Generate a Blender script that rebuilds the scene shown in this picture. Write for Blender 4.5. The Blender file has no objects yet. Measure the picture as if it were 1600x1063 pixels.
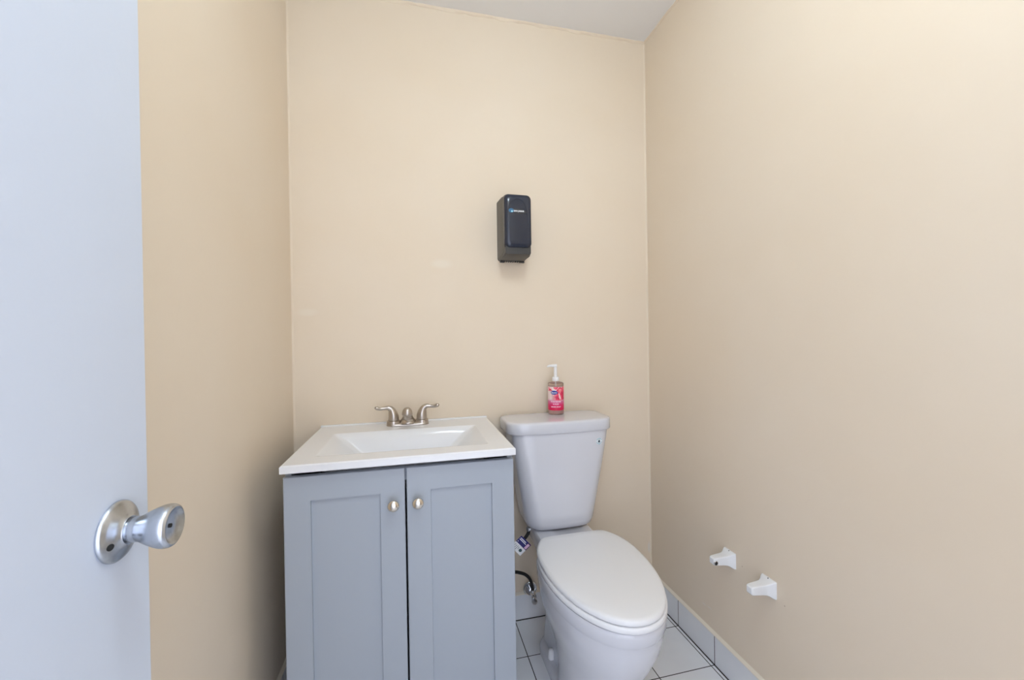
import bpy, bmesh, math
from mathutils import Vector, Matrix
from math import sin, cos, pi, radians

C = bpy.context.scene.collection
S = bpy.context.scene

# ------------------------------------------------------------------ camera
F_PX, YAW, PITCH, ROLL, CAM_H = 640.3677, 0.2352893, -0.0048914, -0.0156682, 1.1563783
_F = Vector((sin(YAW) * cos(PITCH), cos(YAW) * cos(PITCH), sin(PITCH)))
_R = Vector((cos(YAW), -sin(YAW), 0))
_U = _R.cross(_F)
_R2 = cos(ROLL) * _R + sin(ROLL) * _U
_U2 = -sin(ROLL) * _R + cos(ROLL) * _U
cam_d = bpy.data.cameras.new('camera')
cam_d.sensor_width = 36.0
cam_d.lens = F_PX / 1600.0 * 36.0
cam_d.clip_start = 0.02
cam = bpy.data.objects.new('camera', cam_d)
C.objects.link(cam)
M = Matrix((( _R2.x, _U2.x, -_F.x, 0), (_R2.y, _U2.y, -_F.y, 0), (_R2.z, _U2.z, -_F.z, CAM_H), (0, 0, 0, 1)))
cam.matrix_world = M
S.camera = cam

# ------------------------------------------------------------------ world, lights, exposure
W = bpy.data.worlds.new('daylight')
S.world = W
W.use_nodes = True
W.node_tree.nodes['Background'].inputs['Color'].default_value = (0.80, 0.85, 1.0, 1)
W.node_tree.nodes['Background'].inputs['Strength'].default_value = 3.05      # daylight entering by the open doorway
LAMP_STRENGTH = 30.0                                                          # glow of the added, unseen ceiling globe
LAMP_COLOR = (0.765, 0.90, 1.0, 1)
S.view_settings.view_transform = 'Standard'
S.view_settings.look = 'None'
S.view_settings.gamma = 1.0
S.view_settings.use_curve_mapping = False
S.view_settings.exposure = 0.04

# ------------------------------------------------------------------ room numbers (metres)
XL, XR, YB, HC = -0.429, 1.0145, 1.632, 2.457
YF = -0.20            # inner face of the front wall, which holds the doorway behind the camera
TS, TX0, TY0 = 0.2025, 0.384, 1.431     # floor tile pitch and joint positions
BH = 0.103            # height of tile baseboard

# ------------------------------------------------------------------ helpers
def mat(name, col, rough=0.5, metal=0.0, **kw):
    m = bpy.data.materials.new(name)
    m.use_nodes = True
    b = m.node_tree.nodes['Principled BSDF']
    b.inputs['Base Color'].default_value = (*col, 1)
    b.inputs['Roughness'].default_value = rough
    b.inputs['Metallic'].default_value = metal
    for k, v in kw.items():
        b.inputs[k.replace('_', ' ')].default_value = v
    return m

def nd(m, t, **kw):
    n = m.node_tree.nodes.new(t)
    for k, v in kw.items():
        setattr(n, k, v)
    return n

def bump(m, scale, strength, dist=0.002, detail=3, stretch=None):
    L = m.node_tree.links
    tc = nd(m, 'ShaderNodeTexCoord'); mp = nd(m, 'ShaderNodeMapping')
    if stretch: mp.inputs['Scale'].default_value = stretch
    no = nd(m, 'ShaderNodeTexNoise'); no.inputs['Scale'].default_value = scale; no.inputs['Detail'].default_value = detail
    bp = nd(m, 'ShaderNodeBump'); bp.inputs['Strength'].default_value = strength; bp.inputs['Distance'].default_value = dist
    L.new(tc.outputs['Object'], mp.inputs['Vector']); L.new(mp.outputs[0], no.inputs['Vector'])
    L.new(no.outputs['Fac'], bp.inputs['Height'])
    L.new(bp.outputs[0], m.node_tree.nodes['Principled BSDF'].inputs['Normal'])
    return no, bp

def mottle(m, c1, c2, scale, lo=0.35, hi=0.7, detail=4, prop='Base Color'):
    L = m.node_tree.links
    tc = nd(m, 'ShaderNodeTexCoord')
    no = nd(m, 'ShaderNodeTexNoise'); no.inputs['Scale'].default_value = scale; no.inputs['Detail'].default_value = detail
    cr = nd(m, 'ShaderNodeValToRGB')
    cr.color_ramp.elements[0].position = lo; cr.color_ramp.elements[0].color = (*c1, 1)
    cr.color_ramp.elements[1].position = hi; cr.color_ramp.elements[1].color = (*c2, 1)
    L.new(tc.outputs['Object'], no.inputs['Vector']); L.new(no.outputs['Fac'], cr.inputs['Fac'])
    L.new(cr.outputs['Color'], m.node_tree.nodes['Principled BSDF'].inputs[prop])

def obj(name, bm, m, parent=None, smooth=35, bevel=None, seg=2):
    me = bpy.data.meshes.new(name)
    bmesh.ops.recalc_face_normals(bm, faces=bm.faces)
    bm.to_mesh(me); bm.free()
    for mm in (m if isinstance(m, (list, tuple)) else [m]):
        me.materials.append(mm)
    if smooth:
        for p in me.polygons: p.use_smooth = True
        me.set_sharp_from_angle(angle=radians(smooth))
    o = bpy.data.objects.new(name, me)
    C.objects.link(o)
    if parent: o.parent = parent
    if bevel:
        b = o.modifiers.new('bevel', 'BEVEL'); b.width = bevel; b.segments = seg; b.limit_method = 'ANGLE'; b.angle_limit = radians(40)
        b.harden_normals = False
    return o

def tag(o, label=None, cat=None, group=None, kind=None):
    if label: o['label'] = label
    if cat: o['category'] = cat
    if group: o['group'] = group
    if kind: o['kind'] = kind
    return o

def thing(name, label, cat, loc, group=None):
    o = bpy.data.objects.new(name, None)
    C.objects.link(o)
    o.location = loc
    o.empty_display_size = 0.05
    return tag(o, label, cat, group)

def local(bm, o):
    """shift a mesh given in room coordinates into the frame of the thing at o"""
    bmesh.ops.translate(bm, verts=bm.verts, vec=-Vector(o.location))
    return bm

def box(bm, x0, x1, y0, y1, z0, z1, mi=0):
    v = [bm.verts.new(p) for p in ((x0,y0,z0),(x1,y0,z0),(x1,y1,z0),(x0,y1,z0),(x0,y0,z1),(x1,y0,z1),(x1,y1,z1),(x0,y1,z1))]
    for f in ((0,3,2,1),(4,5,6,7),(0,1,5,4),(1,2,6,5),(2,3,7,6),(3,0,4,7)):
        fc = bm.faces.new([v[i] for i in f]); fc.material_index = mi
    return bm

def loft(bm, secs, caps=True, closed=True, mi=0):
    rings = [[bm.verts.new(p) for p in s] for s in secs]
    n = len(rings[0])
    for a, b in zip(rings, rings[1:]):
        for i in range(n if closed else n - 1):
            j = (i + 1) % n
            f = bm.faces.new((a[i], a[j], b[j], b[i])); f.material_index = mi
    if caps:
        for r in (rings[0], rings[-1]):
            f = bm.faces.new(r); f.material_index = mi
    return bm

def lathe(bm, prof, mtx, n=40, mi=0):
    """prof: (radius, height) along local z; mtx places it"""
    secs = []
    for r, h in prof:
        r = max(r, 0.00005)
        secs.append([mtx @ Vector((r*cos(2*pi*i/n), r*sin(2*pi*i/n), h)) for i in range(n)])
    return loft(bm, secs, mi=mi)

def frame_at(pos, zdir):
    z = Vector(zdir).normalized()
    x = z.cross(Vector((0, 0, 1)) if abs(z.z) < 0.9 else Vector((0, 1, 0))).normalized()
    y = z.cross(x)
    return Matrix.Translation(Vector(pos)) @ Matrix((x, y, z)).transposed().to_4x4()

def catmull(pts, k=8):
    P = [Vector(p) for p in pts]
    P = [2*P[0]-P[1]] + P + [2*P[-1]-P[-2]]
    out = []
    for i in range(1, len(P) - 2):
        for j in range(k):
            t = j / k
            out.append(0.5*((2*P[i]) + (-P[i-1]+P[i+1])*t + (2*P[i-1]-5*P[i]+4*P[i+1]-P[i+2])*t*t + (-P[i-1]+3*P[i]-3*P[i+1]+P[i+2])*t**3))
    out.append(P[-2])
    return out

def tube(bm, pts, rad, n=16, k=8, ys=1.0, mi=0):
    """sweep a circle (flattened by ys along the binormal) along a smooth path; rad: number or list at pts"""
    path = catmull(pts, k)
    if not isinstance(rad, (list, tuple)): rad = [rad]*len(pts)
    rr = [p.x for p in catmull([(r, 0, 0) for r in rad], k)]
    secs = []; up = None
    for i, p in enumerate(path):
        t = (path[min(i+1, len(path)-1)] - path[max(i-1, 0)]).normalized()
        if up is None:
            up = Vector((0, 0, 1)) if abs(t.z) < 0.9 else Vector((0, 1, 0))
        u = (up - t*up.dot(t)).normalized(); up = u
        w = t.cross(u)
        secs.append([p + u*(rr[i]*ys*cos(2*pi*q/n)) + w*(rr[i]*sin(2*pi*q/n)) for q in range(n)])
    return loft(bm, secs, mi=mi)

def rrect(x0, x1, y0, y1, r, z, nc=6, ne=6, bulge=0.0):
    """rounded rectangle outline; r a number or (front-left, front-right, back-right, back-left)"""
    if not isinstance(r, (tuple, list)): r = (r,)*4
    cs = ((x0, y0, 1, 1, pi, r[0]), (x1, y0, -1, 1, 1.5*pi, r[1]), (x1, y1, -1, -1, 0, r[2]), (x0, y1, 1, -1, 0.5*pi, r[3]))
    arcs = []
    for x, y, sx, sy, a0, q in cs:
        arcs.append([(x + sx*q + q*cos(a0 + 0.5*pi*i/nc), y + sy*q + q*sin(a0 + 0.5*pi*i/nc)) for i in range(nc + 1)])
    out = []
    for i in range(4):
        out += arcs[i]
        a, b = arcs[i][-1], arcs[(i+1) % 4][0]
        out += [(a[0]+(b[0]-a[0])*j/ne, a[1]+(b[1]-a[1])*j/ne) for j in range(1, ne)]
    cx, hw, cy = (x0+x1)/2, (x1-x0)/2, (y0+y1)/2
    res = []
    for x, y in out:
        if bulge and y < cy:
            y -= bulge * max(0, 1 - ((x-cx)/hw)**2) * (cy-y)/(cy-y0)
        res.append(Vector((x, y, z)))
    return res

def text_mesh(body, size, m, parent, loc, rot, name, depth=0.0003, bold=0.0, fit=None, bend=None):
    cu = bpy.data.curves.new('txt', 'FONT')
    cu.body = body; cu.size = size; cu.extrude = depth; cu.align_x = 'CENTER'; cu.align_y = 'CENTER'; cu.offset = bold
    cu.resolution_u = 3
    t = bpy.data.objects.new('txt', cu); C.objects.link(t)
    bpy.context.view_layer.update()
    me = bpy.data.meshes.new_from_object(t.evaluated_get(bpy.context.evaluated_depsgraph_get()))
    bpy.data.objects.remove(t)
    me.name = name
    xs = [v.co.x for v in me.vertices]; w = max(xs) - min(xs)
    k = fit / w if fit else 1
    mt = Matrix.LocRotScale(Vector(loc), rot, Vector((k, k, 1)))
    for v in me.vertices:
        if bend:                       # wrap the line of text round a cylinder of radius bend, facing -y
            a = v.co.x * k / bend; rr = bend + v.co.z
            v.co = Vector((rr*sin(a), -rr*cos(a), v.co.y*k)) + Vector(loc)
        else:
            v.co = mt @ v.co
    me.materials.clear(); me.materials.append(m)
    o = bpy.data.objects.new(name, me); C.objects.link(o)
    if parent: o.parent = parent
    return o

from mathutils import Euler
FACE_FRONT = Euler((pi/2, 0, 0)).to_quaternion()

# ------------------------------------------------------------------ materials
cream = (0.80, 0.72, 0.59)
M_wall = mat('cream_paint', cream, 0.55, Specular_IOR_Level=0.25)
mottle(M_wall, (0.79, 0.670, 0.522), (0.805, 0.695, 0.557), 2.2)
_n, _b = bump(M_wall, 9, 0.25, 0.004, 6)
def marks(m, spots):
    """small stains on a painted wall: (centre, half sizes, colour)"""
    L = m.node_tree.links; b_ = m.node_tree.nodes['Principled BSDF']
    geo = nd(m, 'ShaderNodeNewGeometry')
    for c, h, col in spots:
        sub = nd(m, 'ShaderNodeVectorMath', operation='SUBTRACT'); L.new(geo.outputs['Position'], sub.inputs[0]); sub.inputs[1].default_value = c
        dv = nd(m, 'ShaderNodeVectorMath', operation='DIVIDE'); L.new(sub.outputs[0], dv.inputs[0]); dv.inputs[1].default_value = h
        ln = nd(m, 'ShaderNodeVectorMath', operation='LENGTH'); L.new(dv.outputs[0], ln.inputs[0])
        mr = nd(m, 'ShaderNodeMapRange'); L.new(ln.outputs['Value'], mr.inputs['Value'])
        mr.inputs['From Min'].default_value = 1.0; mr.inputs['From Max'].default_value = 0.4; mr.inputs['To Max'].default_value = 0.75
        mx = nd(m, 'ShaderNodeMixRGB'); L.new(mr.outputs[0], mx.inputs['Fac'])
        L.new(b_.inputs['Base Color'].links[0].from_socket, mx.inputs['Color1']); mx.inputs['Color2'].default_value = (*col, 1)
        L.new(mx.outputs[0], b_.inputs['Base Color'])
M_wallR = M_wall.copy(); M_wallR.name = 'cream_paint_marked'
marks(M_wallR, [((1.0145, 1.108, 0.410), (1, 0.0022, 0.0022), (0.30, 0.16, 0.08)), ((1.0145, 0.953, 0.3805), (1, 0.0022, 0.0022), (0.30, 0.16, 0.08)),
                ((1.0145, 1.290, 0.1745), (1, 0.012, 0.0016), (0.86, 0.84, 0.82)), ((1.0145, 1.262, 0.1790), (1, 0.015, 0.0014), (0.86, 0.84, 0.82))])
M_wallB = M_wall.copy(); M_wallB.name = 'cream_paint_patched'
marks(M_wallB, [((0.111, 1.632, 1.453), (0.05, 1, 0.022), (0.82, 0.73, 0.60)), ((-0.377, 1.632, 1.262), (0.045, 1, 0.018), (0.82, 0.73, 0.60)), ((1.005, 1.632, 0.215), (0.010, 1, 0.03), (0.76, 0.72, 0.66))])
M_ceil = mat('ceiling_paint', (0.86, 0.85, 0.84), 0.8)
bump(M_ceil, 30, 0.2, 0.002)
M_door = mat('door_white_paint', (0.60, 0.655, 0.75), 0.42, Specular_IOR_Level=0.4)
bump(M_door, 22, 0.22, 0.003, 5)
M_trimw = mat('white_trim_paint', (0.82, 0.82, 0.82), 0.4)
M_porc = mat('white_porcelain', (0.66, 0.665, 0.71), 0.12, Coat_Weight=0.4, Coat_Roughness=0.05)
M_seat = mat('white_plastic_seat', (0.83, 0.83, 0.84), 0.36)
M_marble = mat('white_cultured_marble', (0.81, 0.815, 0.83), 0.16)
M_cab = mat('grey_blue_cabinet_paint', (0.37, 0.405, 0.455), 0.42)
M_cabin = mat('cabinet_inside', (0.30, 0.30, 0.30), 0.7)
M_nickel = mat('brushed_nickel', (0.50, 0.45, 0.40), 0.30, 1.0)
bump(M_nickel, 400, 0.12, 0.0004, 2, (1, 1, 0.05))
M_nickel2 = mat('satin_nickel_knob', (0.78, 0.72, 0.64), 0.20, 1.0)
M_sat = mat('satin_chrome', (0.62, 0.64, 0.68), 0.27, 1.0)
mottle(M_sat, (0.40, 0.42, 0.44), (0.60, 0.64, 0.71), 34, 0.40, 0.60)
M_chrome = mat('polished_chrome', (0.75, 0.76, 0.78), 0.08, 1.0)
M_black = mat('black_hole', (0.01, 0.01, 0.01), 0.8)
M_hose = mat('black_braided_hose', (0.012, 0.011, 0.012), 0.5)
bump(M_hose, 900, 0.6, 0.001, 1)
M_tub = mat('smoky_dark_plastic', (0.035, 0.035, 0.036), 0.35)
M_side = mat('dark_grey_plastic', (0.10, 0.095, 0.085), 0.42)
M_cover = mat('smoky_blue_black_cover', (0.020, 0.026, 0.045), 0.14)
M_blue = mat('logo_blue', (0.02, 0.13, 0.27), 0.4)
M_plate = mat('logo_dark_plate', (0.010, 0.011, 0.018), 0.3)
M_lblue = mat('logo_light_blue', (0.35, 0.70, 0.82), 0.4)
M_white = mat('print_white', (0.85, 0.85, 0.87), 0.5)
M_holder = mat('white_ceramic_holder', (0.84, 0.85, 0.87), 0.22)
M_caulk = mat('cream_painted_caulk', (0.80, 0.73, 0.61), 0.6)

def tile_material(name, ax, joints_both=True, base=(0.82, 0.83, 0.85)):
    """glazed tiles with dark joints; ax = pairs (component, origin) of joint positions in room coordinates"""
    m = mat(name, base, 0.13, Specular_IOR_Level=0.5)
    L = m.node_tree.links
    geo = nd(m, 'ShaderNodeNewGeometry'); sp = nd(m, 'ShaderNodeSeparateXYZ')
    L.new(geo.outputs['Position'], sp.inputs[0])
    cur = None
    for comp, o, w in ax:
        sub = nd(m, 'ShaderNodeMath', operation='SUBTRACT'); L.new(sp.outputs[comp], sub.inputs[0]); sub.inputs[1].default_value = o - 50*TS - TS/2
        dv = nd(m, 'ShaderNodeMath', operation='DIVIDE'); L.new(sub.outputs[0], dv.inputs[0]); dv.inputs[1].default_value = TS
        fr = nd(m, 'ShaderNodeMath', operation='FRACT'); L.new(dv.outputs[0], fr.inputs[0])
        s5 = nd(m, 'ShaderNodeMath', operation='SUBTRACT'); L.new(fr.outputs[0], s5.inputs[0]); s5.inputs[1].default_value = 0.5
        ab = nd(m, 'ShaderNodeMath', operation='ABSOLUTE'); L.new(s5.outputs[0], ab.inputs[0])
        lt = nd(m, 'ShaderNodeMath', operation='LESS_THAN'); L.new(ab.outputs[0], lt.inputs[0]); lt.inputs[1].default_value = w/TS/2
        if cur is None: cur = lt
        else:
            mx = nd(m, 'ShaderNodeMath', operation='MAXIMUM'); L.new(cur.outputs[0], mx.inputs[0]); L.new(lt.outputs[0], mx.inputs[1]); cur = mx
    no = nd(m, 'ShaderNodeTexNoise'); no.inputs['Scale'].default_value = 5; no.inputs['Detail'].default_value = 5
    L.new(geo.outputs['Position'], no.inputs['Vector'])
    cr = nd(m, 'ShaderNodeValToRGB')
    cr.color_ramp.elements[0].position = 0.3; cr.color_ramp.elements[0].color = (base[0]*.90, base[1]*.91, base[2]*.93, 1)
    cr.color_ramp.elements[1].position = 0.7; cr.color_ramp.elements[1].color = (*base, 1)
    L.new(no.outputs['Fac'], cr.inputs['Fac'])
    mix = nd(m, 'ShaderNodeMixRGB'); L.new(cur.outputs[0], mix.inputs['Fac'])
    L.new(cr.outputs['Color'], mix.inputs['Color1']); mix.inputs['Color2'].default_value = (0.018, 0.014, 0.012, 1)
    b = m.node_tree.nodes['Principled BSDF']
    L.new(mix.outputs[0], b.inputs['Base Color'])
    rg = nd(m, 'ShaderNodeMath', operation='MULTIPLY_ADD'); L.new(cur.outputs[0], rg.inputs[0]); rg.inputs[1].default_value = 0.7; rg.inputs[2].default_value = 0.13
    L.new(rg.outputs[0], b.inputs['Roughness'])
    iv = nd(m, 'ShaderNodeMath', operation='SUBTRACT'); iv.inputs[0].default_value = 1; L.new(cur.outputs[0], iv.inputs[1])
    bp = nd(m, 'ShaderNodeBump'); bp.inputs['Strength'].default_value = 0.5; bp.inputs['Distance'].default_value = 0.001
    L.new(iv.outputs[0], bp.inputs['Height']); L.new(bp.outputs[0], b.inputs['Normal'])
    return m

M_floor = tile_material('white_floor_tile', [('X', TX0, 0.0032), ('Y', TY0, 0.0032)])
M_baseX = tile_material('white_base_tile_side', [('Y', TY0, 0.003)])
M_baseY = tile_material('white_base_tile_back', [('X', TX0, 0.003)])
M_grout = mat('dark_grout', (0.018, 0.014, 0.012), 0.9)

# ------------------------------------------------------------------ room shell
DX0, DX1, DTOP = -0.285, 0.50, 2.04      # doorway in the front wall
def struct(name, bm, m, **k):
    return tag(obj(name, bm, m, None, **k), kind='structure')
struct('floor', box(bmesh.new(), XL-0.1, XR+0.1, -2.2, YB+0.1, -0.05, 0.0), M_floor, smooth=None)
struct('ceiling', box(bmesh.new(), XL-0.1, XR+0.1, YF-0.12, YB+0.1, HC, HC+0.1), M_ceil, smooth=None)
struct('wall_back', box(bmesh.new(), XL-0.1, XR+0.1, YB, YB+0.1, 0, HC), M_wallB, smooth=None)
struct('wall_left', box(bmesh.new(), XL-0.1, XL, YF-0.12, YB, 0, HC), M_wall, smooth=None)
struct('wall_right', box(bmesh.new(), XR, XR+0.1, YF-0.12, YB, 0, HC), M_wallR, smooth=None)
b = bmesh.new()
box(b, XL, DX0, YF-0.12, YF, 0, HC); box(b, DX1, XR, YF-0.12, YF, 0, HC); box(b, DX0, DX1, YF-0.12, YF, DTOP, HC)
struct('wall_front', b, M_wall, smooth=None)
b = bmesh.new()
box(b, DX0-0.055, DX0, YF, YF+0.012, 0, DTOP+0.055); box(b, DX1, DX1+0.055, YF, YF+0.012, 0, DTOP+0.055); box(b, DX0, DX1, YF, YF+0.012, DTOP, DTOP+0.055)
struct('trim_1', b, M_trimw, smooth=None, bevel=0.003)

# tile baseboards with a painted caulk ledge on top
TT = 0.0085
struct('baseboard_right', box(bmesh.new(), XR-TT, XR, YF, YB-TT, 0.0015, BH), M_baseX, smooth=None, bevel=0.001)
struct('baseboard_back', box(bmesh.new(), XL+TT, XR, YB-TT, YB, 0.0015, BH), M_baseY, smooth=None, bevel=0.001)
struct('baseboard_left', box(bmesh.new(), XL, XL+TT, YF, YB, 0.0015, BH), M_baseX, smooth=None, bevel=0.001)
b = bmesh.new()
loft(b, [[(XR-TT-0.0004, y, BH-0.0012), (XR-TT-0.0004, y, BH+0.0014), (XR, y, BH+0.0085), (XR, y, BH-0.0012)] for y in (YF, YB-TT)])
loft(b, [[(XL+TT+0.0004, y, BH-0.0012), (XL+TT+0.0004, y, BH+0.0014), (XL, y, BH+0.0085), (XL, y, BH-0.0012)] for y in (YF, YB-TT)])
loft(b, [[(x, YB-TT-0.0004, BH-0.0012), (x, YB-TT-0.0004, BH+0.0014), (x, YB, BH+0.0085), (x, YB, BH-0.0012)] for x in (XL+TT, XR-TT)])
struct('trim_2', b, M_caulk, smooth=None)
b = bmesh.new()            # dark joint where base tile meets floor
box(b, XR-TT-0.003, XR-TT, YF, YB-TT, 0, 0.0022); box(b, XL+TT, XR-TT, YB-TT-0.003, YB-TT, 0, 0.0022); box(b, XL+TT, XL+TT+0.003, YF, YB-TT, 0, 0.0022)
struct('trim_3', b, M_grout, smooth=None)
# uneven painted-over bead along ceiling line and a corner bead
b = bmesh.new()
import random
rnd = random.Random(3)
secs = []
for i in range(61):
    x = XL + (XR-XL)*i/60; d = 0.004 + 0.0035*rnd.random(); h = 0.006 + 0.006*rnd.random()
    secs.append([(x, YB, HC), (x, YB-d, HC), (x, YB-0.001, HC-h), (x, YB, HC-h)])
loft(b, secs)
secs = []
for i in range(61):
    y = YF + (YB-YF)*i/60; d = 0.003 + 0.003*rnd.random(); h = 0.004 + 0.004*rnd.random()
    secs.append([(XR, y, HC), (XR-d, y, HC), (XR-0.001, y, HC-h), (XR, y, HC-h)])
loft(b, secs)
for sx, X in ((1, XL), (-1, XR)):
    loft(b, [[(X, YB, z), (X+sx*0.006, YB, z), (X+sx*0.0016, YB-0.0016, z), (X, YB-0.006, z)] for z in (BH+0.01, HC-0.012)])
struct('trim_4', b, M_wall, smooth=60)

# ------------------------------------------------------------------ added ceiling lamp, assumed and out of view, to light the room
LP = (0.29, 0.27)
t = thing('added_ceiling_lamp', 'added unseen white ceiling lamp with round frosted glass globe near the doorway end of the room', 'ceiling lamp', (LP[0], LP[1], HC))
M_glass = mat('added_lamp_glass', (0.9, 0.9, 0.9), 0.5)
g = M_glass.node_tree.nodes['Principled BSDF']
g.inputs['Emission Color'].default_value = LAMP_COLOR; g.inputs['Emission Strength'].default_value = LAMP_STRENGTH
b = lathe(bmesh.new(), [(0.0, 0), (0.075, 0), (0.075, -0.012), (0.062, -0.024), (0.040, -0.030), (0.040, -0.052), (0, -0.052)], Matrix.Identity(4), 48)
obj('added_lamp_base', b, M_trimw, t)
b = lathe(bmesh.new(), [(0.0, -0.052)] + [(0.115*sin(a), -0.158+0.115*cos(a)) for a in [radians(q) for q in range(22, 180, 8)]] + [(0, -0.273)], Matrix.Identity(4), 48)
obj('added_lamp_globe', b, M_glass, t)

# ------------------------------------------------------------------ door (open, flat to the left wall), knob on its room side
DFX = -0.306        # room-side face
DY1 = 0.567         # free edge
DY0 = DY1 - 0.71
t = thing('open_door', 'white painted door standing open at the left with a dull chrome knob', 'door', (DFX-0.0175, DY0, 0.012))
# door stands in the room as a thing of its own: slab with knob
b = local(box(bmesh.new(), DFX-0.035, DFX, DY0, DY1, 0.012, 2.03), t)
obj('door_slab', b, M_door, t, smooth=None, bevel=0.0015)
KY, KZ = 0.5128, 0.961
fm = frame_at((DFX, KY, KZ), (1, 0, 0))
b = bmesh.new()
lathe(b, [(0, 0), (0.0302, 0), (0.0312, 0.0012), (0.0310, 0.0030), (0.0290, 0.0052), (0.0250, 0.0072), (0.0190, 0.0098), (0.0150, 0.0120), (0.0140, 0.0135), (0.0, 0.0135)], fm, 56)
ro = obj('rosette', local(b, t), M_sat, t, smooth=40)
# screw hole of the rosette
hm = frame_at((DFX+0.0080, KY-0.0215, KZ-0.0078), (1, -0.38, -0.13))
b = lathe(bmesh.new(), [(0, -0.002), (0.0034, -0.002), (0.0034, 0.0004), (0, 0.0004)], hm, 20)
h = obj('screw_hole', local(b, t), M_black, None); h.parent = ro
b = bmesh.new()
lathe(b, [(0, 0.012), (0.0108, 0.012), (0.0110, 0.0150), (0.0128, 0.0155), (0.0132, 0.0175), (0.0128, 0.0195), (0.0130, 0.0225), (0.0150, 0.0265), (0.0178, 0.0320), (0.0203, 0.0376), (0.0220, 0.0427),
          (0.0226, 0.0468), (0.0222, 0.0501), (0.0208, 0.0525), (0.0190, 0.0534), (0.0176, 0.0527), (0.0160, 0.0510), (0.012, 0.0493), (0.006, 0.0487), (0, 0.0485)], fm, 56)
kn = obj('door_knob', local(b, t), M_sat, t, smooth=50)
hm = frame_at((DFX+0.0485, KY, KZ), (1, 0, 0))
b = lathe(bmesh.new(), [(0, 0), (0.0022, 0), (0.0022, 0.0012), (0, 0.0012)], hm, 16)
h = obj('lock_slot', local(b, t), M_black, None); h.parent = kn
# the knob on the far side, toward the wall
fm2 = frame_at((DFX-0.035, KY, KZ), (-1, 0, 0))
b = bmesh.new()
lathe(b, [(0, 0), (0.032, 0), (0.031, 0.005), (0.024, 0.009), (0.014, 0.013), (0.0118, 0.018), (0.013, 0.025), (0.0185, 0.038), (0.0226, 0.051), (0.0215, 0.058), (0.017, 0.060), (0, 0.0575)], fm2, 40)
obj('door_knob', local(b, t), M_sat, t, smooth=50)
for z in (0.25, 1.02, 1.80):
    b = lathe(bmesh.new(), [(0, 0), (0.006, 0), (0.006, 0.09), (0, 0.09)], frame_at((DFX+0.004, DY0-0.004, z), (0, 0, 1)), 12)
    obj('door_hinge', local(b, t), M_sat, t)

# ------------------------------------------------------------------ vanity cabinet
VX0, VX1 = -0.334, 0.2775
VY = 1.1635          # door face
t = thing('vanity_cabinet', 'grey-blue two-door shaker vanity cabinet under the white sink top', 'cabinet', ((VX0+VX1)/2, 1.39, 0))
b = bmesh.new()
yb0, yb1, zt = VY+0.019, YB-TT-0.004, 0.8185
box(b, VX0, VX0+0.015, yb0+0.002, yb1, 0, zt); box(b, VX1-0.015, VX1, yb0+0.002, yb1, 0, zt)
box(b, VX0+0.015, VX1-0.015, yb1-0.006, yb1, 0.09, zt)
box(b, VX0+0.015, VX1-0.015, yb0+0.02, yb1-0.006, 0.09, 0.105)
box(b, VX0+0.015, VX1-0.015, yb0+0.06, yb0+0.075, 0, 0.09)
for x0, x1, z0, z1 in ((VX0, VX0+0.035, 0.09, 0.7985), (VX1-0.035, VX1, 0.09, 0.7985), (VX0+0.035, VX1-0.035, 0.765, 0.7985), (VX0+0.035, VX1-0.035, 0.09, 0.125)):
    box(b, x0, x1, yb0, yb0+0.0185, z0, z1)
obj('cabinet_body', local(b, t), M_cab, t, smooth=None, bevel=0.0008, seg=1)
def shaker(x0, x1, z0, z1, kx, kz):
    b = bmesh.new()
    y0, y1, rec, st, ch = VY, VY+0.0185, 0.0075, 0.0645, 0.0022
    def ring(a, y): return [(x0+a, y, z0+a), (x1-a, y, z0+a), (x1-a, y, z1-a), (x0+a, y, z1-a)]
    loft(b, [ring(0, y1), ring(0, y0+0.0016), ring(0.0016, y0), ring(st, y0), ring(st+ch*0.4, y0+rec), ring(st+ch, y0+rec)])
    d = obj('cabinet_door', local(b, t), M_cab, t, smooth=None)
    b = bmesh.new()
    lathe(b, [(0, 0), (0.008, 0), (0.0068, 0.003), (0.0058, 0.009), (0.0075, 0.013), (0.0125, 0.0165), (0.0155, 0.0205), (0.0157, 0.0235), (0.0140, 0.0270), (0.0095, 0.0298), (0.0045, 0.0311), (0, 0.0315)], frame_at((kx, VY, kz), (0, -1, 0)), 36)
    k = obj('cabinet_knob', local(b, t), M_nickel2, None, smooth=60); k.parent = d
shaker(VX0, -0.0305, 0.092, 0.8035, -0.0605, 0.7105)
shaker(-0.0255, VX1, 0.092, 0.8035, 0.0040, 0.7105)

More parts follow.
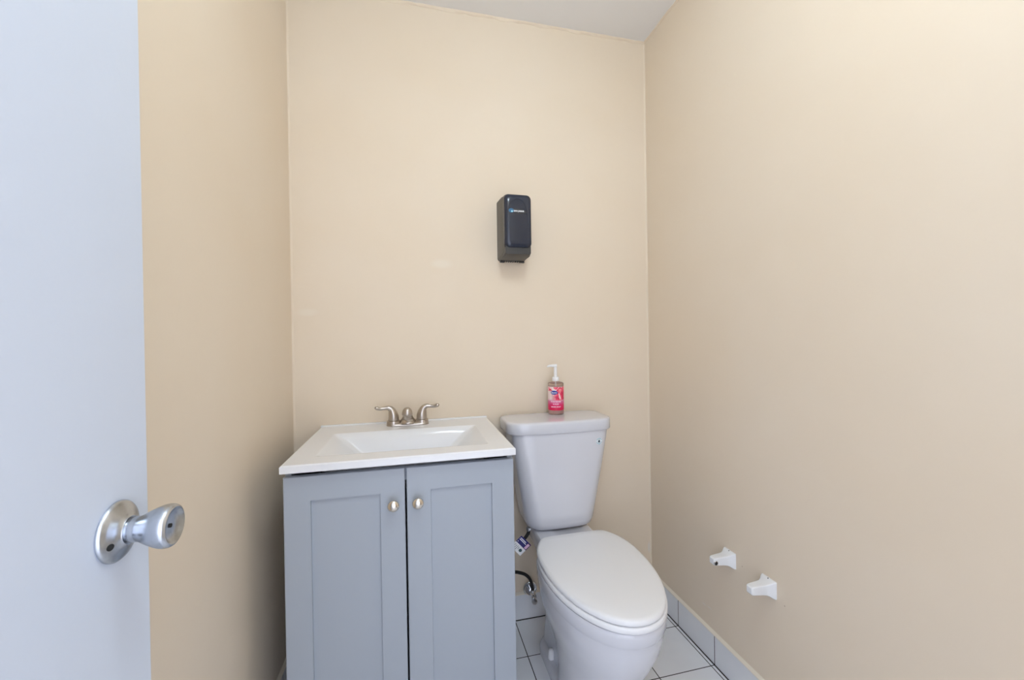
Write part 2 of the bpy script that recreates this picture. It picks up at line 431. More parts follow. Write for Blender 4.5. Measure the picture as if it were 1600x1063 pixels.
# ------------------------------------------------------------------ sink top with moulded basin
CX0, CX1, CY0, CY1, CZ, CT = -0.3365, 0.280, 1.1425, YB-0.0005, 0.8407, 0.0213
t = thing('sink_countertop', 'white moulded sink top with rectangular sloping basin over the grey cabinet', 'sink', ((CX0+CX1)/2, 1.39, CZ-CT))
def br(e, z, r, dx0=0, dx1=0, dyf=0, dyb=0):
    return rrect(-0.265+e+dx0, 0.2125-e-dx1, 1.213+e+dyf, 1.4895-e-dyb, r, z, 6, 8)
def outer(e, z): return rrect(CX0+e, CX1-e, CY0+e, CY1-(0 if e else 0), 0.0012, z, 6, 8)
secs = [br(0.085, CZ-0.132, 0.03), br(0.060, CZ-0.130, 0.04), br(0.020, CZ-0.09, 0.04), br(-0.010, CZ-CT, 0.04),
        outer(0.002, CZ-CT), outer(0, CZ-CT+0.0015), outer(0, CZ-0.0032), outer(0.0032, CZ), outer(0.008, CZ), br(-0.006, CZ, 0.014),
        br(-0.001, CZ, 0.012), br(0.001, CZ-0.0008, 0.012), br(0.006, CZ-0.0045, 0.014),
        br(0.012, CZ-0.0115, 0.016, 0.004, 0.004), br(0.018, CZ-0.022, 0.02, 0.012, 0.012), br(0.028, CZ-0.05, 0.022, 0.034, 0.034, 0, 0),
        br(0.036, CZ-0.08, 0.026, 0.058, 0.058), br(0.043, CZ-0.103, 0.030, 0.074, 0.074), br(0.052, CZ-0.115, 0.032, 0.088, 0.088), br(0.068, CZ-0.1205, 0.030, 0.105, 0.105), br(0.10, CZ-0.123, 0.02, 0.10, 0.10)]
obj('sink_top', local(loft(bmesh.new(), secs), t), M_marble, t, smooth=32)
b = bmesh.new()
loft(b, [rrect(CX0, CX1, CY1-0.011, CY1, 0.001, CZ-0.001, 2, 2), rrect(CX0, CX1, CY1-0.010, CY1, 0.001, CZ+0.003, 2, 2), rrect(CX0+0.001, CX1-0.001, CY1-0.007, CY1, 0.001, CZ+0.0045, 2, 2)])
obj('back_lip', local(b, t), M_marble, t, smooth=40)
b = lathe(bmesh.new(), [(0, 0), (0.022, 0), (0.022, 0.003), (0.017, 0.004), (0.015, 0.002), (0.012, 0.002), (0.011, 0.006), (0, 0.0075)], frame_at((-0.026, 1.352, CZ-0.1232), (0, 0, 1)), 30)
obj('drain', local(b, t), M_chrome, t)

# ------------------------------------------------------------------ faucet
FX, FY = -0.0262, 1.572
t = thing('faucet', 'brushed nickel two-handle faucet on the back of the white sink top', 'faucet', (FX, FY, CZ+0.0004))
b = bmesh.new()
def stad(e, z, pin=0.0):
    out = []
    for i in range(64):
        a = 2*pi*i/64
        cx = 0.051 if cos(a) >= 0 else -0.051
        x = cx + (0.0255-e)*cos(a); y = (0.0255-e)*sin(a)
        out.append(Vector((x, y, z)))
    # even the straight parts, pinched at the waist
    res = []
    n = 18
    def arc(c, a0): return [(c + (0.0255-e)*cos(a0+pi*i/n), (0.0255-e)*sin(a0+pi*i/n)) for i in range(n+1)]
    p1, p2 = arc(0.051, -pi/2), arc(-0.051, pi/2)
    def st(x0, x1, s): return [(x0+(x1-x0)*i/12, s*((0.0255-e) - pin*sin(pi*i/12)**2)) for i in range(1, 12)]
    for x, y in p1 + st(0.051, -0.051, 1) + p2 + st(-0.051, 0.051, -1): res.append(Vector((x, y, z)))
    return res
loft(b, [stad(0, 0), stad(-0.0006, 0.002), stad(0.0003, 0.0055, 0.001), stad(0.0022, 0.0085, 0.003), stad(0.005, 0.0095, 0.004)])
obj('base_plate', b, M_nickel, t, smooth=45)
for s in (-1, 1):
    b = bmesh.new()
    cx = s*0.051
    lathe(b, [(0, 0.006), (0.0246, 0.006), (0.0240, 0.0130), (0.0228, 0.0172), (0.0205, 0.0185), (0.0172, 0.0185), (0.0172, 0.0205), (0.0, 0.0205)], Matrix.Translation((cx, 0, 0)), 40)
    obj('handle_collar', b, M_nickel, t)
    b = bmesh.new()
    # bell leaning outwards into the lever
    P = [(cx, 0, 0.0205), (cx, 0, 0.034), (cx+s*0.003, 0, 0.048), (cx+s*0.008, -0.001, 0.059), (cx+s*0.018, -0.003, 0.0655), (cx+s*0.032, -0.005, 0.0650), (cx+s*0.046, -0.008, 0.0640), (cx+s*0.057, -0.010, 0.0675), (cx+s*0.0615, -0.011, 0.0705), (cx+s*0.0628, -0.0115, 0.0715)]
    P = [Vector(p) for p in P]
    R_ = [0.0192, 0.0182, 0.0152, 0.0116, 0.0084, 0.0064, 0.0062, 0.0070, 0.0052, 0.0025]
    tube(b, P, R_, 24, 8)
    obj('handle', b, M_nickel, t, smooth=60)
b = bmesh.new()
# spout: flared foot, arch, rounded head turned down over the basin
tube(b, [(0, 0, 0.0075), (0, 0, 0.0105), (0, -0.001, 0.0155), (0, -0.004, 0.026), (0, -0.015, 0.042), (0, -0.036, 0.054), (0, -0.062, 0.060), (0, -0.078, 0.061)], [0.0330, 0.0315, 0.0275, 0.0195, 0.0155, 0.0130, 0.0120, 0.0115], 32, 8)
obj('spout', b, M_nickel, t, smooth=60)
b = bmesh.new()
hm = Matrix.Translation((0, -0.080, 0.0)) @ Matrix.Rotation(radians(8), 4, 'X')
lathe(b, [(0, 0.0790), (0.0050, 0.0782), (0.0105, 0.0752), (0.0145, 0.0702), (0.0170, 0.0640), (0.0183, 0.0575), (0.0184, 0.0535), (0.0174, 0.0520), (0, 0.0520)], hm, 32)
obj('spout_head', b, M_nickel, t, smooth=60)
b = lathe(bmesh.new(), [(0, 0.0520), (0.0138, 0.0520), (0.0138, 0.0415), (0.0120, 0.0395), (0.0090, 0.0402), (0, 0.0410)], hm, 32)
obj('aerator', b, M_nickel, t)

# ------------------------------------------------------------------ toilet
TXC = 0.546
t = thing('toilet', 'white two-piece elongated toilet with closed lid between the vanity and the right wall', 'toilet', (TXC, 1.2, 0))
def egg(f, bk, w, z, n=72, bw=0.62, cyf=0.60):
    """elongated bowl outline: tip at y=f, back at y=bk, half width w; widest at cyf of the length from the tip"""
    cy = f + (bk-f)*cyf
    out = []
    for i in range(n):
        a = 2*pi*i/n
        c, s = cos(a), sin(a)
        if s < 0:
            out.append(Vector((TXC + w*c*abs(c)**(-0.04 if abs(c) > 1e-3 else 0), cy + (cy-f)*s, z)))
        else:
            p = bw
            out.append(Vector((TXC + w*(abs(c)**p)*(1 if c >= 0 else -1), cy + (bk-cy)*(abs(s)**p), z)))
    return out
b = bmesh.new()
# bowl and front pedestal
loft(b, [egg(1.035, 1.34, 0.117, 0, bw=0.8), egg(1.035, 1.34, 0.117, 0.012, bw=0.8), egg(1.045, 1.33, 0.111, 0.03, bw=0.8), egg(1.040, 1.33, 0.110, 0.10, bw=0.8), egg(1.020, 1.34, 0.116, 0.16, bw=0.8),
         egg(0.992, 1.36, 0.128, 0.21, bw=0.8), egg(0.962, 1.38, 0.145, 0.260, bw=0.8), egg(0.937, 1.40, 0.1605, 0.310, bw=0.8), egg(0.9265, 1.40, 0.1665, 0.350, bw=0.75), egg(0.9240, 1.405, 0.1680, 0.366, bw=0.75),
         egg(0.9215, 1.405, 0.1690, 0.372, bw=0.75), egg(0.9165, 1.405, 0.1710, 0.380, bw=0.75), egg(0.915, 1.405, 0.1715, 0.400, bw=0.75), egg(0.915, 1.405, 0.1714, 0.4105, bw=0.75), egg(0.917, 1.403, 0.1700, 0.4128, bw=0.75)])
# trapway body behind and shelf under the tank
def rr(x, y0, y1, r, z): return rrect(0.533-x, 0.533+x, y0, y1, r, z, 6, 4)
loft(b, [rr(0.080, 1.22, 1.50, 0.05, 0.0), rr(0.078, 1.22, 1.50, 0.05, 0.05), rr(0.072, 1.22, 1.49, 0.05, 0.15), rr(0.075, 1.22, 1.50, 0.05, 0.26), rr(0.092, 1.20, 1.56, 0.05, 0.35), rr(0.106, 1.20, 1.595, 0.04, 0.385), rr(0.108, 1.20, 1.60, 0.03, 0.415), rr(0.107, 1.20, 1.60, 0.03, 0.430), rr(0.103, 1.21, 1.596, 0.03, 0.435)])
# deck flaring from the neck to the bowl
loft(b, [[Vector((TXC-0.010+sx*x, y, z)) for sx, x, y in pts] for z, pts in
     ((0.36, [(-1, 0.10, 1.47), (-1, 0.104, 1.42), (-1, 0.108, 1.395), (-1, 0.114, 1.372), (-1, 0.12, 1.34), (1, 0.12, 1.34), (1, 0.118, 1.372), (1, 0.112, 1.390), (1, 0.104, 1.42), (1, 0.10, 1.47)]),
      (0.418, [(-1, 0.104, 1.47), (-1, 0.108, 1.43), (-1, 0.111, 1.405), (-1, 0.118, 1.385), (-1, 0.122, 1.345), (1, 0.128, 1.345), (1, 0.126, 1.385), (1, 0.118, 1.400), (1, 0.108, 1.43), (1, 0.104, 1.47)]),
      (0.423, [(-1, 0.102, 1.47), (-1, 0.105, 1.43), (-1, 0.108, 1.400), (-1, 0.114, 1.380), (-1, 0.118, 1.345), (1, 0.124, 1.345), (1, 0.122, 1.380), (1, 0.114, 1.395), (1, 0.105, 1.43), (1, 0.102, 1.47)]))])
# foot flange
def ft(e, z, yb=1.50): return rrect(0.5455-0.1145+e, 0.5455+0.1145-e, 1.07+e, yb-e, 0.075-e*0.5, z, 10, 5)
loft(b, [ft(0, 0), ft(0, 0.022), ft(0.003, 0.029), ft(0.010, 0.0335), ft(0.026, 0.036), ft(0.032, 0.041), ft(0.036, 0.060), ft(0.040, 0.12), ft(0.046, 0.20)])
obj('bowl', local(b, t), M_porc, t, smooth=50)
for s in (-1, 1):
    b = lathe(bmesh.new(), [(0, 0), (0.0135, 0), (0.0130, 0.012), (0.0115, 0.024), (0.0085, 0.031), (0, 0.033)], frame_at((0.5455+s*0.0935, 1.362, 0.0335), (0, 0, 1)), 24)
    obj('bolt_cap', local(b, t), M_seat, t, smooth=60)
# seat ring and closed lid
def ringsec(f, bk, w, z):
    yc = bk - 0.014                       # the rear is cut off nearly straight in front of the tank
    out = egg(f, bk+0.026, w, z, bw=0.86)
    for p in out:
        if p.y > yc - 0.012: 
            d = p.y - (yc - 0.012); p.y = yc - 0.012 + 0.014*(1 - math.exp(-d/0.014)) 
    return out
b = loft(bmesh.new(), [ringsec(0.919, 1.385, 0.1630, 0.4158), ringsec(0.9118, 1.388, 0.1700, 0.4160), ringsec(0.911, 1.388, 0.1708, 0.4175), ringsec(0.911, 1.388, 0.1708, 0.4260), ringsec(0.9128, 1.387, 0.1694, 0.4296), ringsec(0.918, 1.384, 0.1640, 0.4306)])
obj('seat', local(b, t), M_seat, t, smooth=60)
b = loft(bmesh.new(), [ringsec(0.922, 1.398, 0.1610, 0.4330), ringsec(0.9150, 1.403, 0.1665, 0.4331), ringsec(0.9135, 1.404, 0.1678, 0.4350), ringsec(0.9132, 1.404, 0.1680, 0.4435), ringsec(0.917, 1.401, 0.1650, 0.4475), ringsec(0.926, 1.396, 0.1580, 0.4497), ringsec(0.97, 1.37, 0.13, 0.4515), ringsec(1.05, 1.32, 0.07, 0.4522)])
obj('seat_lid', local(b, t), M_seat, t, smooth=60)
# tank
TC = 0.5345
def tk(hw, y0, z, rf, rb=0.025, hb=None, y1=1.604, bulge=0.014): return rrect(TC-hw, TC+hw, y0, y1, (rf, rf, rb, rb), z, 8, 8, bulge)
secs = [tk(0.105, 1.468, 0.436, 0.035, y1=1.590, bulge=0.006), tk(0.118, 1.457, 0.4385, 0.045, y1=1.595, bulge=0.008), tk(0.130, 1.448, 0.447, 0.052, y1=1.600, bulge=0.010), tk(0.1375, 1.444, 0.465, 0.055), tk(0.1435, 1.442, 0.50, 0.055), tk(0.160, 1.438, 0.60, 0.050),
        tk(0.176, 1.434, 0.70, 0.045), tk(0.187, 1.431, 0.775, 0.042), tk(0.190, 1.430, 0.806, 0.042)]
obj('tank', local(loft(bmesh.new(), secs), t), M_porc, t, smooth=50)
LC = 0.532
def lk(e, z, e2=0): return rrect(LC-0.2065+e, LC+0.2065-e, 1.424+e, 1.618-e, (0.052-e*.5, 0.052-e*.5, 0.040, 0.040), z, 8, 8, 0.014)
secs = [lk(0.007, 0.8035), lk(0.002, 0.8045), lk(0.0, 0.8075), lk(0.0, 0.8385), lk(0.0010, 0.8425), lk(0.0035, 0.8455), lk(0.0075, 0.8472), lk(0.014, 0.8481), lk(0.03, 0.8489), lk(0.06, 0.8495)]
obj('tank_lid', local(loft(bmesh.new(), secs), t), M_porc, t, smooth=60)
# water-drop sticker at the upper right of the tank
STX, STZ = 0.673, 0.7625
M_stk = mat('sticker_white', (0.80, 0.84, 0.87), 0.4); M_teal = mat('sticker_teal', (0.22, 0.42, 0.50), 0.4); M_drop = mat('sticker_dark_drop', (0.02, 0.06, 0.09), 0.4)
def ypl(x, z): return 1.4315 - 0.014*max(0, 1-((x-TC)/0.186)**2) - 0.0005 + (0.775-z)*0.035
def disc(bm, cx, cz, r0, r1, dy, a0=0, a1=2*pi, n=40, mi=0):
    ring = []
    for k in range(n+1):
        a = a0 + (a1-a0)*k/n
        q = []
        for r in (r0, r1):
            x, z = cx + r*cos(a), cz + r*sin(a)
            q += [Vector((x, ypl(x, z)-dy, z)), Vector((x, ypl(x, z)-dy+0.0004, z))]
        ring.append(q)
    for a, c in zip(ring, ring[1:]):
        va = [bm.verts.new(p) for p in a]; vc = [bm.verts.new(p) for p in c]
        for i, j in ((0, 2), (2, 3), (3, 1), (1, 0)):
            bm.faces.new((va[i], va[j], vc[j], vc[i])).material_index = mi
b = bmesh.new()
disc(b, STX, STZ, 0.0002, 0.0128, 0.0000, mi=0)
disc(b, STX, STZ, 0.0090, 0.0112, 0.0005, 0.1*pi, 0.9*pi, mi=1)
disc(b, STX, STZ, 0.0090, 0.0112, 0.0005, 1.05*pi, 1.42*pi, mi=1)
disc(b, STX, STZ, 0.0090, 0.0112, 0.0005, 1.58*pi, 1.95*pi, mi=1)
disc(b, STX, STZ-0.0015, 0.0002, 0.0042, 0.0006, mi=2)
x, z = STX, STZ
tri = [b.verts.new((x-0.0040, ypl(x, z)-0.0007, z-0.0004)), b.verts.new((x+0.0040, ypl(x, z)-0.0007, z-0.0004)), b.verts.new((x, ypl(x, z)-0.0007, z+0.0068))]
b.faces.new(tri).material_index = 2
disc(b, STX, STZ-0.0105, 0.0002, 0.0022, 0.0007, mi=1)
o = obj('sticker', local(b, t), [M_stk, M_teal, M_drop], t, smooth=None); o['label'] = 'small round teal sticker with a dark water drop'

# ------------------------------------------------------------------ liquid soap bottle on the tank lid
BX, BY, BZ, BR = 0.5520, 1.562, 0.8497, 0.0300
t = thing('soap_bottle', 'clear pump soap bottle with pink and red label standing on the toilet tank', 'soap bottle', (BX, BY, BZ))
t.rotation_euler = (0, 0, radians(-19.5)); t.scale = (1.05, 1.05, 1.0)
M_clear = mat('clear_pink_plastic', (1.0, 0.93, 0.92), 0.04, Transmission_Weight=1.0, IOR=1.25)
M_soap = mat('pale_pink_soap', (0.98, 0.72, 0.68), 0.2, Transmission_Weight=0.6, IOR=1.3)
M_label = mat('printed_label', (0.7, 0.05, 0.15), 0.35)
def lab_nodes(m):
    L = m.node_tree.links; b_ = m.node_tree.nodes['Principled BSDF']
    tc = nd(m, 'ShaderNodeTexCoord'); sp = nd(m, 'ShaderNodeSeparateXYZ'); L.new(tc.outputs['Object'], sp.inputs[0])
    mr = nd(m, 'ShaderNodeMapRange'); L.new(sp.outputs['Z'], mr.inputs['Value']); mr.inputs['From Min'].default_value = 0.018; mr.inputs['From Max'].default_value = 0.106
    cr = nd(m, 'ShaderNodeValToRGB'); e = cr.color_ramp.elements
    e[0].position = 0.0; e[0].color = (0.70, 0.0, 0.06, 1); e[1].position = 1.0; e[1].color = (0.88, 0.70, 0.66, 1)
    q = e.new(0.22); q.color = (0.72, 0.01, 0.12, 1)
    q = e.new(0.40); q.color = (0.70, 0.16, 0.34, 1)
    q = e.new(0.46); q.color = (0.80, 0.55, 0.62, 1)
    q = e.new(0.52); q.color = (0.90, 0.72, 0.68, 1)
    L.new(mr.outputs[0], cr.inputs['Fac'])
    vo = nd(m, 'ShaderNodeTexVoronoi'); vo.inputs['Scale'].default_value = 62; L.new(tc.outputs['Object'], vo.inputs['Vector'])
    no = nd(m, 'ShaderNodeTexNoise'); no.inputs['Scale'].default_value = 55; L.new(tc.outputs['Object'], no.inputs['Vector'])
    fr = nd(m, 'ShaderNodeValToRGB'); f = fr.color_ramp.elements
    f[0].position = 0.3; f[0].color = (0.45, 0.0, 0.05, 1); f[1].position = 0.75; f[1].color = (0.95, 0.35, 0.36, 1); w = f.new(0.5); w.color = (0.80, 0.02, 0.10, 1)
    L.new(no.outputs['Fac'], fr.inputs['Fac'])
    def win(out, a, b2, c, d):     # soft window
        r1 = nd(m, 'ShaderNodeMapRange'); r1.inputs['From Min'].default_value = a; r1.inputs['From Max'].default_value = b2; L.new(out, r1.inputs['Value'])
        r2 = nd(m, 'ShaderNodeMapRange'); r2.inputs['From Min'].default_value = d; r2.inputs['From Max'].default_value = c; L.new(out, r2.inputs['Value'])
        mm = nd(m, 'ShaderNodeMath', operation='MULTIPLY'); L.new(r1.outputs[0], mm.inputs[0]); L.new(r2.outputs[0], mm.inputs[1]); return mm
    wz = win(sp.outputs['Z'], 0.054, 0.060, 0.100, 0.108); wx = win(sp.outputs['X'], -0.020, 0.0, 0.05, 0.06)
    w1 = nd(m, 'ShaderNodeMath', operation='MULTIPLY'); L.new(wz.outputs[0], w1.inputs[0]); L.new(wx.outputs[0], w1.inputs[1])
    wt = win(sp.outputs['Z'], 0.092, 0.097, 0.2, 0.3)
    mxx = nd(m, 'ShaderNodeMath', operation='MAXIMUM'); L.new(w1.outputs[0], mxx.inputs[0]); L.new(wt.outputs[0], mxx.inputs[1])
    th = nd(m, 'ShaderNodeMath', operation='LESS_THAN'); L.new(vo.outputs['Distance'], th.inputs[0]); th.inputs[1].default_value = 0.62
    m2 = nd(m, 'ShaderNodeMath', operation='MULTIPLY'); L.new(mxx.outputs[0], m2.inputs[0]); L.new(th.outputs[0], m2.inputs[1])
    mix = nd(m, 'ShaderNodeMixRGB'); L.new(m2.outputs[0], mix.inputs['Fac']); L.new(cr.outputs['Color'], mix.inputs['Color1']); L.new(fr.outputs['Color'], mix.inputs['Color2'])
    L.new(mix.outputs[0], b_.inputs['Base Color'])
lab_nodes(M_label)
I4 = Matrix.Identity(4)
b = lathe(bmesh.new(), [(0, 0), (0.0275, 0), (0.0295, 0.0025), (BR, 0.006), (BR, 0.121), (0.0288, 0.1245), (0.0245, 0.1268), (0.0135, 0.1295), (0.0125, 0.133), (0, 0.133)], I4, 48)
obj('bottle_body', b, M_clear, t, smooth=60)
b = lathe(bmesh.new(), [(0, 0.003), (0.0265, 0.003), (0.0284, 0.007), (0.0284, 0.112), (0, 0.112)], I4, 48)
obj('liquid_soap', b, M_soap, t)
b = bmesh.new()
n = 40; A0 = radians(-104); A1 = radians(104)
def arcpts(r, z): return [Vector((r*sin(A0+(A1-A0)*i/n), -r*cos(A0+(A1-A0)*i/n), z)) for i in range(n+1)]
s0 = arcpts(BR+0.0002, 0.0175) + arcpts(BR+0.0005, 0.0175)[::-1]
s1 = arcpts(BR+0.0002, 0.1100) + arcpts(BR+0.0005, 0.1100)[::-1]
loft(b, [s0, s1])
lb = obj('label', b, M_label, t)
# blue oval with a white word, and the white lines of the label, wrapped round the bottle
M_oval = mat('label_blue', (0.01, 0.035, 0.30), 0.35)
b = bmesh.new()
def wrap(bm, cx, cz, rx, rz, r, n=32):
    secs = []
    for rad, fs in ((r-0.0006, (1.0,)), (r, (1.0, 0.75, 0.5, 0.25, 0.03))):
        for f in fs:
            secs.append([Vector((rad*sin((cx+f*rx*cos(2*pi*i/n))/r), -rad*cos((cx+f*rx*cos(2*pi*i/n))/r), cz+f*rz*sin(2*pi*i/n))) for i in range(n)])
    loft(bm, secs)
wrap(b, -0.0062, 0.0880, 0.0140, 0.0078, BR+0.0009)
ov = obj('oval', b, M_oval, None); ov.parent = lb
M_lp = mat('label_pale_pink', (0.95, 0.72, 0.80), 0.4)
for body, z, w, x in (('Suave', 0.0880, 0.020, -0.0062), ):
    o = text_mesh(body, 0.008, M_white, None, (0, 0, z), None, 'lettering', 0.0003, 0.0001, w, BR+0.0022)
    for v_ in o.data.vertices:
        a = x/(BR); c_, s_ = cos(a), sin(a); X_, Y_ = v_.co.x, v_.co.y
        v_.co.x, v_.co.y = X_*c_ - Y_*s_, X_*s_ + Y_*c_
    o.parent = lb
for body, z, w in (('ROSE WATER', 0.0515, 0.040), ('& ALOE', 0.0425, 0.022), ('HAND SOAP', 0.0315, 0.038)):
    o = text_mesh(body, 0.008, M_lp, None, (0, 0, z), None, 'lettering', 0.0002, 0.0002, w, BR+0.0008); o.parent = lb
M_pump = mat('white_pump_plastic', (0.86, 0.85, 0.84), 0.35)
b = bmesh.new()
lathe(b, [(0, 0.131), (0.0128, 0.131), (0.0132, 0.133), (0.0132, 0.145), (0.0120, 0.1475), (0.0060, 0.1490), (0, 0.149)], I4, 28)
obj('collar', b, M_pump, t)
b = bmesh.new()
lathe(b, [(0, 0.148), (0.0062, 0.148), (0.0062, 0.188), (0, 0.188)], I4, 20)
tube(b, [(0.0062, 0, 0.1925), (-0.004, 0, 0.1925), (-0.016, -0.0005, 0.1925), (-0.027, -0.001, 0.191), (-0.030, -0.001, 0.187)], [0.0064, 0.0064, 0.0050, 0.0036, 0.0030], 14, 5)
obj('pump_head', b, M_pump, t, smooth=50)
b = lathe(bmesh.new(), [(0, 0.02), (0.0022, 0.02), (0.0022, 0.131), (0, 0.131)], I4, 12)
obj('dip_tube', b, M_pump, t)

# ------------------------------------------------------------------ tissue dispenser on the back wall
DX, DZ0, DZ1, DD = 0.3935, 1.466, 1.713, 0.130
t = thing('tissue_dispenser', 'black plastic tissue dispenser with smoky cover mounted on the back wall', 'dispenser', (DX, YB, DZ0))
def dsec(y, z0, z1, hw, r, r2=None):
    r2 = r if r2 is None else r2
    pts = rrect(DX-hw, DX+hw, z0, z1, (r2, r2, r, r), 0, 6, 5)
    return [Vector((p.x, y, p.y)) for p in pts]
b = loft(bmesh.new(), [dsec(YB, DZ0+0.002, DZ1, 0.0575, 0.012), dsec(YB-0.06, DZ0+0.004, DZ1-0.003, 0.0560, 0.013), dsec(YB-0.098, DZ0+0.010, DZ1-0.008, 0.0525, 0.014),
                       dsec(YB-0.112, DZ0+0.030, DZ1-0.014, 0.0505, 0.015)])
obj('housing', local(b, t), M_side, t, smooth=40)
b = loft(bmesh.new(), [dsec(YB-0.100, DZ0+0.034, DZ1-0.006, 0.0530, 0.016), dsec(YB-0.116, DZ0+0.034, DZ1-0.010, 0.0530, 0.018), dsec(YB-0.124, DZ0+0.036, DZ1-0.015, 0.0500, 0.018), dsec(YB-0.1275, DZ0+0.042, DZ1-0.024, 0.0440, 0.016), dsec(YB-0.1285, DZ0+0.052, DZ1-0.034, 0.036, 0.012)])
cv = obj('cover', local(b, t), M_cover, t, smooth=50)
# curved decorative ridge on the cover
b = bmesh.new()
tube(b, [(DX-0.040, YB-0.1280, 1.628), (DX-0.036, YB-0.1288, 1.655), (DX-0.022, YB-0.1290, 1.676), (DX+0.0, YB-0.1290, 1.683), (DX+0.020, YB-0.1290, 1.672), (DX+0.032, YB-0.1290, 1.645), (DX+0.037, YB-0.1286, 1.61), (DX+0.038, YB-0.1285, 1.56)], 0.0012, 8, 6)
obj('ridge', local(b, t), M_cover, None).parent = cv
b = bmesh.new(); box(b, DX-0.047, DX+0.047, YB-0.1225, YB-0.121, DZ0+0.062, DZ0+0.0635)
box(b, DX-0.0525, DX-0.0495, YB-0.1185, YB-0.112, DZ0+0.036, DZ0+0.072)
obj('seam', local(b, t), M_black, None).parent = cv
# lower tearing chute with teeth
b = bmesh.new()
loft(b, [dsec(YB-0.030, DZ0+0.004, DZ0+0.05, 0.052, 0.006), dsec(YB-0.095, DZ0+0.004, DZ0+0.045, 0.0520, 0.006), dsec(YB-0.119, DZ0+0.010, DZ0+0.045, 0.0495, 0.006)])
obj('chute', local(b, t), M_tub, t, smooth=40)
b = bmesh.new()
yb_ = YB-0.020
zz = DZ0 + 0.0020
top = zz+0.006
xs = []
N = 7
P = [(DX-0.050, top), (DX-0.050, zz-0.006), (DX-0.032, zz-0.006)]
w = 0.064/N
for i in range(N):
    x = DX-0.032 + i*w
    P += [(x+w*0.25, zz+0.001), (x+w*0.6, zz+0.001), (x+w*0.85, zz-0.005), (x+w, zz-0.005)]
P += [(DX+0.050, zz-0.006), (DX+0.050, top)]
# polygon with jagged lower edge, extruded in y
va = [b.verts.new((x, yb_, z)) for x, z in P]; vb = [b.verts.new((x, yb_+0.012, z)) for x, z in P]
b.faces.new(va); b.faces.new(vb[::-1])
for i in range(len(P)):
    j = (i+1) % len(P); b.faces.new((va[i], vb[i], vb[j], va[j]))
obj('serrated_edge', local(b, t), M_tub, t, smooth=None)
# logo: dark oval wave with blue tip and white word
yl = YB-0.1290
b = bmesh.new()
loft(b, [[Vector((DX-0.004+0.036*cos(2*pi*i/40), yl+0.0012, 1.6355+0.0105*sin(2*pi*i/40)-0.0022*cos(2*pi*i/40))) for i in range(40)], [Vector((DX-0.004+0.036*cos(2*pi*i/40), yl-0.0004, 1.6355+0.0105*sin(2*pi*i/40)-0.0022*cos(2*pi*i/40))) for i in range(40)]])
plate = obj('logo', local(b, t), M_plate, None); plate.parent = cv
b = bmesh.new()
def ell(cx, cz, rx, rz, y, a0=0, a1=2*pi, n=30): return [Vector((cx+rx*cos(a0+(a1-a0)*i/n), y, cz+rz*sin(a0+(a1-a0)*i/n))) for i in range(n)]
loft(b, [ell(DX-0.028, 1.6375, 0.0105, 0.0080, yl-0.0002), ell(DX-0.028, 1.6375, 0.0105, 0.0080, yl-0.0010)])
obj('blue_wave', local(b, t), M_blue, None).parent = cv
b = bmesh.new()
loft(b, [ell(DX-0.0255, 1.6345, 0.0040, 0.0032, yl-0.0008), ell(DX-0.0255, 1.6345, 0.0040, 0.0032, yl-0.0014)])
obj('wave_crest', local(b, t), M_lblue, None).parent = cv
o = text_mesh('SAN JAMAR', 0.010, M_white, None, (DX+0.0015-DX, yl-0.0010-YB, 1.6360-DZ0), FACE_FRONT, 'lettering', 0.0002, 0.0004, 0.041); o.parent = cv

# ------------------------------------------------------------------ paper holder brackets on right wall
def bracket(name, label, y, z, hole):
    t = thing(name, label, 'paper holder', (XR, y, z), 'toilet paper holder brackets')
    b = bmesh.new()
    def sq(x, h, zc, r, hy=None):
        hy = hy or h
        return [Vector((x, p.x, p.y)) for p in rrect(-hy, hy, zc-h, zc+h, r, 0, 4, 3)]
    loft(b, [sq(0, 0.0258, 0, 0.003), sq(-0.003, 0.0258, 0, 0.003), sq(-0.0055, 0.0245, 0, 0.003), sq(-0.010, 0.0222, 0, 0.003), sq(-0.016, 0.0182, 0.0, 0.003), sq(-0.024, 0.0155, 0.0, 0.003), sq(-0.036, 0.0142, 0.0005, 0.003),
             sq(-0.052, 0.0132, 0.001, 0.003), sq(-0.066, 0.0122, 0.001, 0.003), sq(-0.0705, 0.0108, 0.001, 0.003), sq(-0.0725, 0.0085, 0.001, 0.003)])
    o = obj('bracket_post', b, M_holder, t, smooth=32)
    if hole:
        b = lathe(bmesh.new(), [(0, -0.004), (0.0060, -0.004), (0.0060, 0.0011), (0, 0.0011)], frame_at((-0.0655, -0.0122, -0.0020), (0, -1, 0)), 24)
        obj('socket', b, M_black, t)
        b = bmesh.new()
        m4 = frame_at((-0.0655, -0.0122, -0.0020), (0, -1, 0))
        lathe(b, [(0.0056, -0.001), (0.0076, -0.001), (0.0077, 0.0010), (0.0068, 0.0020), (0.0056, 0.0016), (0.0056, -0.0010)], m4, 24)
        r_ = obj('socket_rim', b, M_chrome, t, smooth=60)
    b = lathe(bmesh.new(), [(0, 0), (0.0019, 0), (0.0017, 0.0012), (0, 0.0016)], frame_at((-0.0045, 0, 0.0245), (-0.3, 0, 1)), 12)
    obj('set_screw', b, M_tub, t)
    return t
bracket('paper_holder_bracket', 'white ceramic paper holder bracket with an open round socket, nearer the toilet', 1.159, 0.4110, True)
bracket('paper_holder_bracket.001', 'white ceramic paper holder bracket without visible socket, farther from the toilet', 1.004, 0.4070, False)

